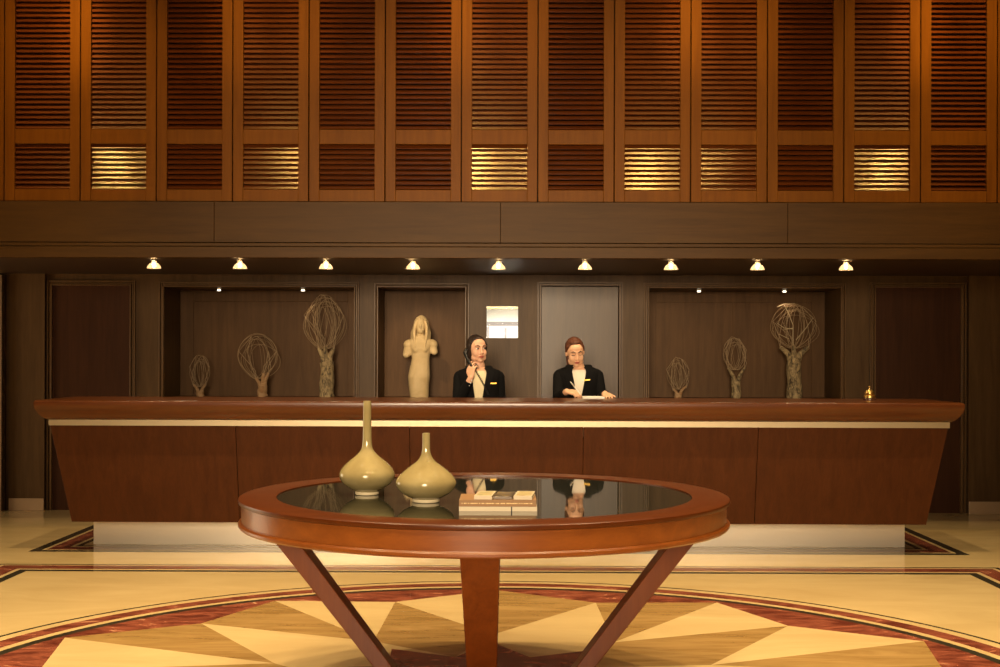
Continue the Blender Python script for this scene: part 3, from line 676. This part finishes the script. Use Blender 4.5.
def make_person(cx, cy, label, skin, hair_m, blouse_m, head_c, head_rot, arms, hands, hair_kind, lower, sleeve_end=0.85, eyes_down=False, shoulder_z=1.335, jk_scale=1.0, brow_tilt=0, gap=(0.05, 0.30)):
    e = empty('person', (cx, cy, 0), label, 'person')
    HM = Matrix.Translation(head_c) @ head_rot @ Matrix.Scale(0.95, 4)
    dz = shoulder_z-1.335
    # ---- body: one continuous skin surface
    b = MB()
    b.ell((0, 0.012, 0.022), (0.074, 0.094, 0.093), HM); b.ell((0, -0.016, -0.034), (0.059, 0.068, 0.083), HM)
    b.ell((0, -0.055, -0.098), (0.026, 0.026, 0.020), HM); b.ell((0, -0.058, 0.045), (0.052, 0.030, 0.036), HM)
    for sg in (-1, 1):
        b.ell((sg*0.033, -0.052, -0.036), (0.029, 0.028, 0.036), HM); b.ell((sg*0.074, 0.012, -0.008), (0.010, 0.020, 0.030), HM)
        b.ell((sg*0.040, -0.020, -0.075), (0.026, 0.042, 0.030), HM)
        b.cap(HM @ Vector((sg*0.012, -0.086, 0.024)), HM @ Vector((sg*0.050, -0.072, 0.024)), 0.0085, 0.0075, 8)
        b.ell((sg*0.011, -0.094, -0.040), (0.0085, 0.010, 0.008), HM)
    b.cap(HM @ Vector((0, -0.083, 0.018)), HM @ Vector((0, -0.103, -0.034)), 0.0075, 0.0115, 10)
    b.ell((0, -0.081, -0.068), (0.024, 0.010, 0.013), HM)
    nb = Vector((cx, cy+0.012, shoulder_z+0.035)); nt = HM @ Vector((0, 0.022, -0.055))
    b.cap(nb-Vector((0, 0, 0.03)), nt, 0.056, 0.050, 16)
    b.ell((cx, cy, shoulder_z-0.03), (0.155, 0.075, 0.06)); b.ell((cx, cy, 1.20+dz), (0.14, 0.085, 0.13)); b.ell((cx, cy, 1.02), (0.125, 0.085, 0.16)); b.ell((cx, cy, 0.90), (0.15, 0.10, 0.12))
    for sg in (-1, 1): b.cap((cx+sg*0.08, cy, 0.86), (cx+sg*0.08, cy, 0.48), 0.075, 0.055); b.cap((cx+sg*0.08, cy, 0.48), (cx+sg*0.08, cy+0.01, 0.09), 0.052, 0.036)
    for sh, el, wr in arms:
        b.cap(sh, el, 0.044, 0.036); b.cap(el, wr, 0.036, 0.024)
    for h in hands: hand(b, *h)
    b.build('body', skin, e, remesh=0.0042, smooth_it=5)
    # ---- face details
    for sg in (-1, 1):
        eo = MB(); io = MB(); br = MB()
        eo.ell((sg*0.031, -0.0765, 0.003), (0.0125, 0.0085, 0.0052 if eyes_down else 0.0058), HM, 12, 8)
        if not eyes_down: io.ell((sg*0.031+0.004, -0.083, 0.003), (0.0085, 0.0035, 0.0064), HM, 10, 8)
        br.tube([HM @ Vector((sg*0.013, -0.0945, 0.022+brow_tilt)), HM @ Vector((sg*0.030, -0.091, 0.031)), HM @ Vector((sg*0.052, -0.077, 0.026))], [0.0038, 0.0044, 0.0022], 6)
        if eyes_down: io.bm.free(); io = MB(); io.tube([HM @ Vector((sg*0.018, -0.083, -0.003)), HM @ Vector((sg*0.031, -0.0855, -0.005)), HM @ Vector((sg*0.045, -0.0795, -0.003))], 0.0022, 6)
        eb = eo.build('eye', skin if eyes_down else EYEW, e)
        io.build('eyelashes' if eyes_down else 'iris', BROW if eyes_down else IRIS, eb)
        br.build('eyebrow', BROW, e)
    lp = MB(); lp.ell((0, -0.0885, -0.0635), (0.024, 0.0055, 0.0048), HM, 14, 8); lp.ell((0, -0.0885, -0.0725), (0.018, 0.006, 0.0055), HM, 14, 8); lp.build('lips', LIPS, e)
    # ---- hair
    h = MB()
    h.ell((0, 0.030, 0.034), (0.081, 0.092, 0.090), HM); h.ell((0, -0.020, 0.090), (0.050, 0.040, 0.020), HM)
    for sg in (-1, 1):
        h.cap(HM @ Vector((sg*0.014, -0.046, 0.097)), HM @ Vector((sg*0.064, -0.022, 0.052)), 0.009, 0.013, 10)
        h.cap(HM @ Vector((sg*0.065, -0.020, 0.050)), HM @ Vector((sg*0.072, 0.004, 0.012)), 0.013, 0.013, 10)
        if hair_kind == 'parted':
            h.cap(HM @ Vector((sg*0.072, -0.010, 0.030)), HM @ Vector((sg*0.072, 0.020, -0.060)), 0.019, 0.018, 10); h.cap(HM @ Vector((sg*0.068, 0.03, -0.06)), HM @ Vector((sg*0.055, 0.045, -0.125)), 0.026, 0.020, 10)
    if hair_kind == 'parted':
        h.cap(HM @ Vector((0, 0.07, -0.01)), HM @ Vector((0, 0.075, -0.10)), 0.055, 0.045); h.cap(HM @ Vector((0.03, 0.06, -0.09)), HM @ Vector((0.045, 0.055, -0.16)), 0.035, 0.018)
    else:
        h.ell((0, 0.098, 0.0), (0.040, 0.035, 0.040), HM)
        h.tube([HM @ Vector((0, 0.10, 0.0)), HM @ Vector((-0.045, 0.085, -0.06)), HM @ Vector((-0.058, 0.05, -0.13))], [0.028, 0.020, 0.008], 10)
    h.build('hair', hair_m, e, remesh=0.004, smooth_it=3)
    # ---- blouse and jacket
    R = [(0.80, 0.172, 0.118), (0.90, 0.170, 0.116), (1.0, 0.150, 0.104), (1.10, 0.154, 0.108), (1.18, 0.166, 0.118), (1.245, 0.172, 0.116), (1.29, 0.178, 0.102), (1.320, 0.178, 0.088), (1.338, 0.158, 0.076), (1.352, 0.120, 0.068), (1.366, 0.086, 0.064), (1.376, 0.070, 0.060)]
    bl = MB(); n = 40; rings = []
    for z, a, d in R[:-1]:
        ring = []
        for i in range(n):
            t = 2*PI*i/n; front = max(-math.sin(t), 0)
            zz = z+dz - (0.045*front**2 if z > 1.36 else 0.02*front if z > 1.34 else 0)
            ring.append(Vector((cx+a*0.93*math.cos(t), cy+d*0.92*math.sin(t), zz)))
        rings.append(ring)
    bl.loft(rings); bl.build('blouse', blouse_m, e)
    jk = MB(); n = 44; R2 = R[1:]; outer = []; inner = []
    for z, a, d in R2:
        g = gap[0] + max(0.0, (z-1.05)/0.34)**1.0*gap[1]
        if z > 1.36: g += 0.25
        ro = []; ri = []
        for i in range(n+1):
            t = -PI/2 + g + (2*PI-2*g)*i/n
            ct, st_ = math.cos(t), math.sin(t)
            sq = 0.9
            ux, uy = math.copysign(abs(ct)**sq, ct), math.copysign(abs(st_)**sq, st_)
            ro.append(Vector((cx+(a*jk_scale+0.006)*ux, cy+(d+0.008)*uy, z+dz+0.004))); ri.append(Vector((cx+(a*jk_scale-0.002)*ux, cy+d*uy, z+dz+0.004)))
        outer.append(ro); inner.append(ri)
    rings = [o_+list(reversed(i_)) for o_, i_ in zip(outer, inner)]
    jk.loft(rings, True, True, True)
    # lapels: thick folded strips along the V
    for sg, idx in ((1, 0), (-1, n)):
        top = []
        P = [outer[k][idx] for k in range(1, len(outer))]
        for k, p in enumerate(P):
            t = k/(len(P)-1); wd = 0.012+0.050*math.sin(PI*min(t*0.62+0.10, 1))
            top.append([p+Vector((-sg*0.004, -0.008, 0)), p+Vector((-sg*0.004, -0.002, 0)), p+Vector((sg*wd, -0.000+0.30*wd, 0.0)), p+Vector((sg*wd, -0.010+0.30*wd, 0.0))])
        jk.loft(top, True, True, False)
    for sh, el, wr in arms:
        sh, el, wr = Vector(sh), Vector(el), Vector(wr)
        out = Vector((math.copysign(0.012, sh.x-cx), 0, 0))
        we = el.lerp(wr, sleeve_end)
        jk.cap(sh+Vector((0, 0, 0.0)), el, 0.055, 0.046, 16); jk.tube([el, el.lerp(we, 0.5), we], [0.048, 0.044, 0.038], 16); jk.ell(el, (0.047, 0.047, 0.047))
    jo = jk.build('jacket', JACKET, e)
    # badge on her left lapel side
    return e, jo
def finish_person(e, cx, cy, badge, bx_rot=0, cuff=None):
    b = MB(); b.box(-0.024, 0.024, -0.003, 0.003, -0.006, 0.006, Matrix.Translation(badge) @ Matrix.Rotation(bx_rot, 4, 'Y')); b.build('name_badge', GOLD, e, bevel=0.001)
    b = MB()
    for sg in (-1, 1):
        b.tube([(cx+sg*0.085, cy, 0.95), (cx+sg*0.085, cy, 0.50), (cx+sg*0.085, cy+0.01, 0.07)], [0.092, 0.080, 0.085], 18)
    b.ell((cx, cy, 0.92), (0.165, 0.112, 0.12)); b.build('trousers', JACKET, e)
    for sg in (-1, 1):
        b = MB(); b.cap((cx+sg*0.085, cy+0.05, 0.036), (cx+sg*0.085, cy-0.11, 0.030), 0.036, 0.028); b.build('shoe', SHOE, e)

# left receptionist: on the telephone
c1x, c1y = -0.165, 10.58
h1 = Vector((-0.180, c1y-0.005, 1.516)); r1 = Matrix.Rotation(math.radians(24), 4, 'Z') @ Matrix.Rotation(math.radians(-3), 4, 'Y')
hs0 = Vector((-0.272, c1y-0.040, 1.490)); hs1 = Vector((-0.196, c1y-0.130, 1.362))          # handset ear end, mouth end
hm = hs0.lerp(hs1, 0.72)
wr1 = Vector((-0.228, c1y-0.150, 1.284))
p1, j1 = make_person(c1x, c1y, 'receptionist in black jacket and cream blouse holding a telephone to her ear', SKIN, HAIR1, BLOUSE1, h1, r1,
    [((-0.318, c1y, 1.285), (-0.335, c1y-0.07, 1.060), wr1), ((-0.012, c1y, 1.285), (0.010, c1y+0.02, 1.040), (0.005, c1y-0.10, 0.84))],
    [(wr1, (0.10, 0.18, 1.0), (0.55, 0.62, 0.0), (0.30, 0.55, 0.75, 0.90), 0.26, 1.0, 0.3), (Vector((0.005, c1y-0.10, 0.84)), (0.05, -0.2, -1), (-1, 0, 0), 0.3, 0.05, 0.95, 0.3)],
    'parted', None, brow_tilt=-0.002, gap=(0.13, 0.24))
finish_person(p1, c1x, c1y, (-0.045, c1y-0.128, 1.238))
b = MB()
for k in range(3): b.ell(wr1.lerp(Vector((-0.345, c1y-0.07, 1.06)), 0.10+0.09*k)+Vector((0.020, -0.036, 0)), (0.006, 0.004, 0.006), None, 10, 6)
b.build('cuff_buttons', BUTTON, p1)
# handset
PHONE = plain('black_telephone_plastic', (0.008, 0.008, 0.008), 0.45, 0, 0.25)
ph = empty('telephone_handset', tuple(hs1), 'black telephone handset with coiled cord held by the left receptionist', 'telephone')
d_ = (hs1-hs0).normalized(); inw = (h1-hs0.lerp(hs1, 0.5)).normalized()
b = MB()
b.tube([hs0+inw*0.012, hs0-inw*0.012, hs0.lerp(hs1, 0.25)-inw*0.024, hs0.lerp(hs1, 0.75)-inw*0.024, hs1-inw*0.012, hs1+inw*0.012], [0.018, 0.017, 0.011, 0.011, 0.017, 0.018], 14)
b.build('handle', PHONE, ph)
for nm, q in (('earpiece', hs0), ('mouthpiece', hs1)):
    b = MB(); b.cap(q+inw*0.004, q+inw*0.018, 0.020, 0.019, 16); b.build(nm, PHONE, ph)
b = MB(); A = hs1-inw*0.008; Bp = Vector((-0.085, c1y-0.155, 1.145)); P = []
for i in range(240):
    t = i/239; c = A.lerp(Bp, t)+Vector((0.012*math.sin(PI*t), -0.02*math.sin(PI*t), -0.012*math.sin(PI*t))); a = t*2*PI*18
    P.append(c+Vector((0.0075*math.cos(a), 0.0075*math.sin(a), 0.0)))
b.tube(P, 0.0025, 5)
P = [Bp+Vector((0.0075, 0, 0)), Vector((-0.07, 10.30, 1.10)), Vector((-0.06, 10.27, 1.0)), Vector((-0.06, 10.27, 0.85))]
b.build('coiled_cord', PHONE, ph)

# right receptionist: writing
c2x, c2y = 0.642, 10.56
h2 = Vector((0.612, c2y-0.045, 1.492)); r2 = Matrix.Rotation(math.radians(8), 4, 'Z') @ Matrix.Rotation(math.radians(17), 4, 'X') @ Matrix.Rotation(math.radians(-5), 4, 'Y')
wr2 = Vector((0.535, 10.235, 1.180)); wl2 = Vector((0.835, 10.245, 1.165))
p2, j2 = make_person(c2x, c2y, 'receptionist in black jacket and white blouse looking down and writing on a pad', SKIN2, HAIR2, BLOUSE2, h2, r2,
    [((0.490, c2y-0.01, 1.297), (0.475, c2y-0.12, 1.130), wr2), ((0.792, c2y-0.01, 1.297), (0.825, c2y-0.06, 1.110), wl2)],
    [(wr2, (0.80, -0.55, -0.10), (0.35, 0.25, -1.0), (0.75, 0.85, 0.95, 1.0), 0.06, 0.98, 0.9), (wl2, (0.10, -1.0, -0.10), (0.0, 0.0, -1.0), (0.28, 0.30, 0.30, 0.32), 0.16, 0.96, 0.1)],
    'tied', None, eyes_down=True, shoulder_z=1.345)
finish_person(p2, c2x, c2y, (0.705, c2y-0.140, 1.268), math.radians(-3))
# pen and pad
tip = Vector((0.640, 10.13, 1.154)); tail = Vector((0.560, 10.19, 1.258))
pn = empty('pen', tuple(tip), 'slim pale pen in the hand of the writing receptionist', 'pen')
b = MB(); b.tube([tip, tip.lerp(tail, 0.1), tip.lerp(tail, 0.9), tail], [0.001, 0.004, 0.0045, 0.003], 10); b.build('barrel', plain('pen_white', (0.8, 0.75, 0.65), 0.3), pn)
b = MB(); b.box(-0.001, 0.001, -0.0015, 0.0015, 0, 0.04, Matrix.Translation(tip.lerp(tail, 0.62)+Vector((0.0, -0.005, 0))) @ (tail-tip).to_track_quat('Z', 'Y').to_matrix().to_4x4()); b.build('clip', GOLD, pn)
pdx = Vector((0.735, 10.13, 1.1302))
pd = empty('paper_pad', tuple(pdx), 'white paper pad on the desk under the hands of the writing receptionist', 'paper pad')
PW = plain('white_paper', (0.82, 0.78, 0.70), 0.7)
b = MB(); b.box(-0.085, 0.085, -0.06, 0.085, 0, 0.014, Matrix.Translation(pdx)); b.build('sheets', PW, pd)
b = MB(); b.box(-0.085, 0.085, 0.085, 0.097, 0, 0.015, Matrix.Translation(pdx)); b.build('binding', plain('pad_binding', (0.5, 0.45, 0.4), 0.6), pd)
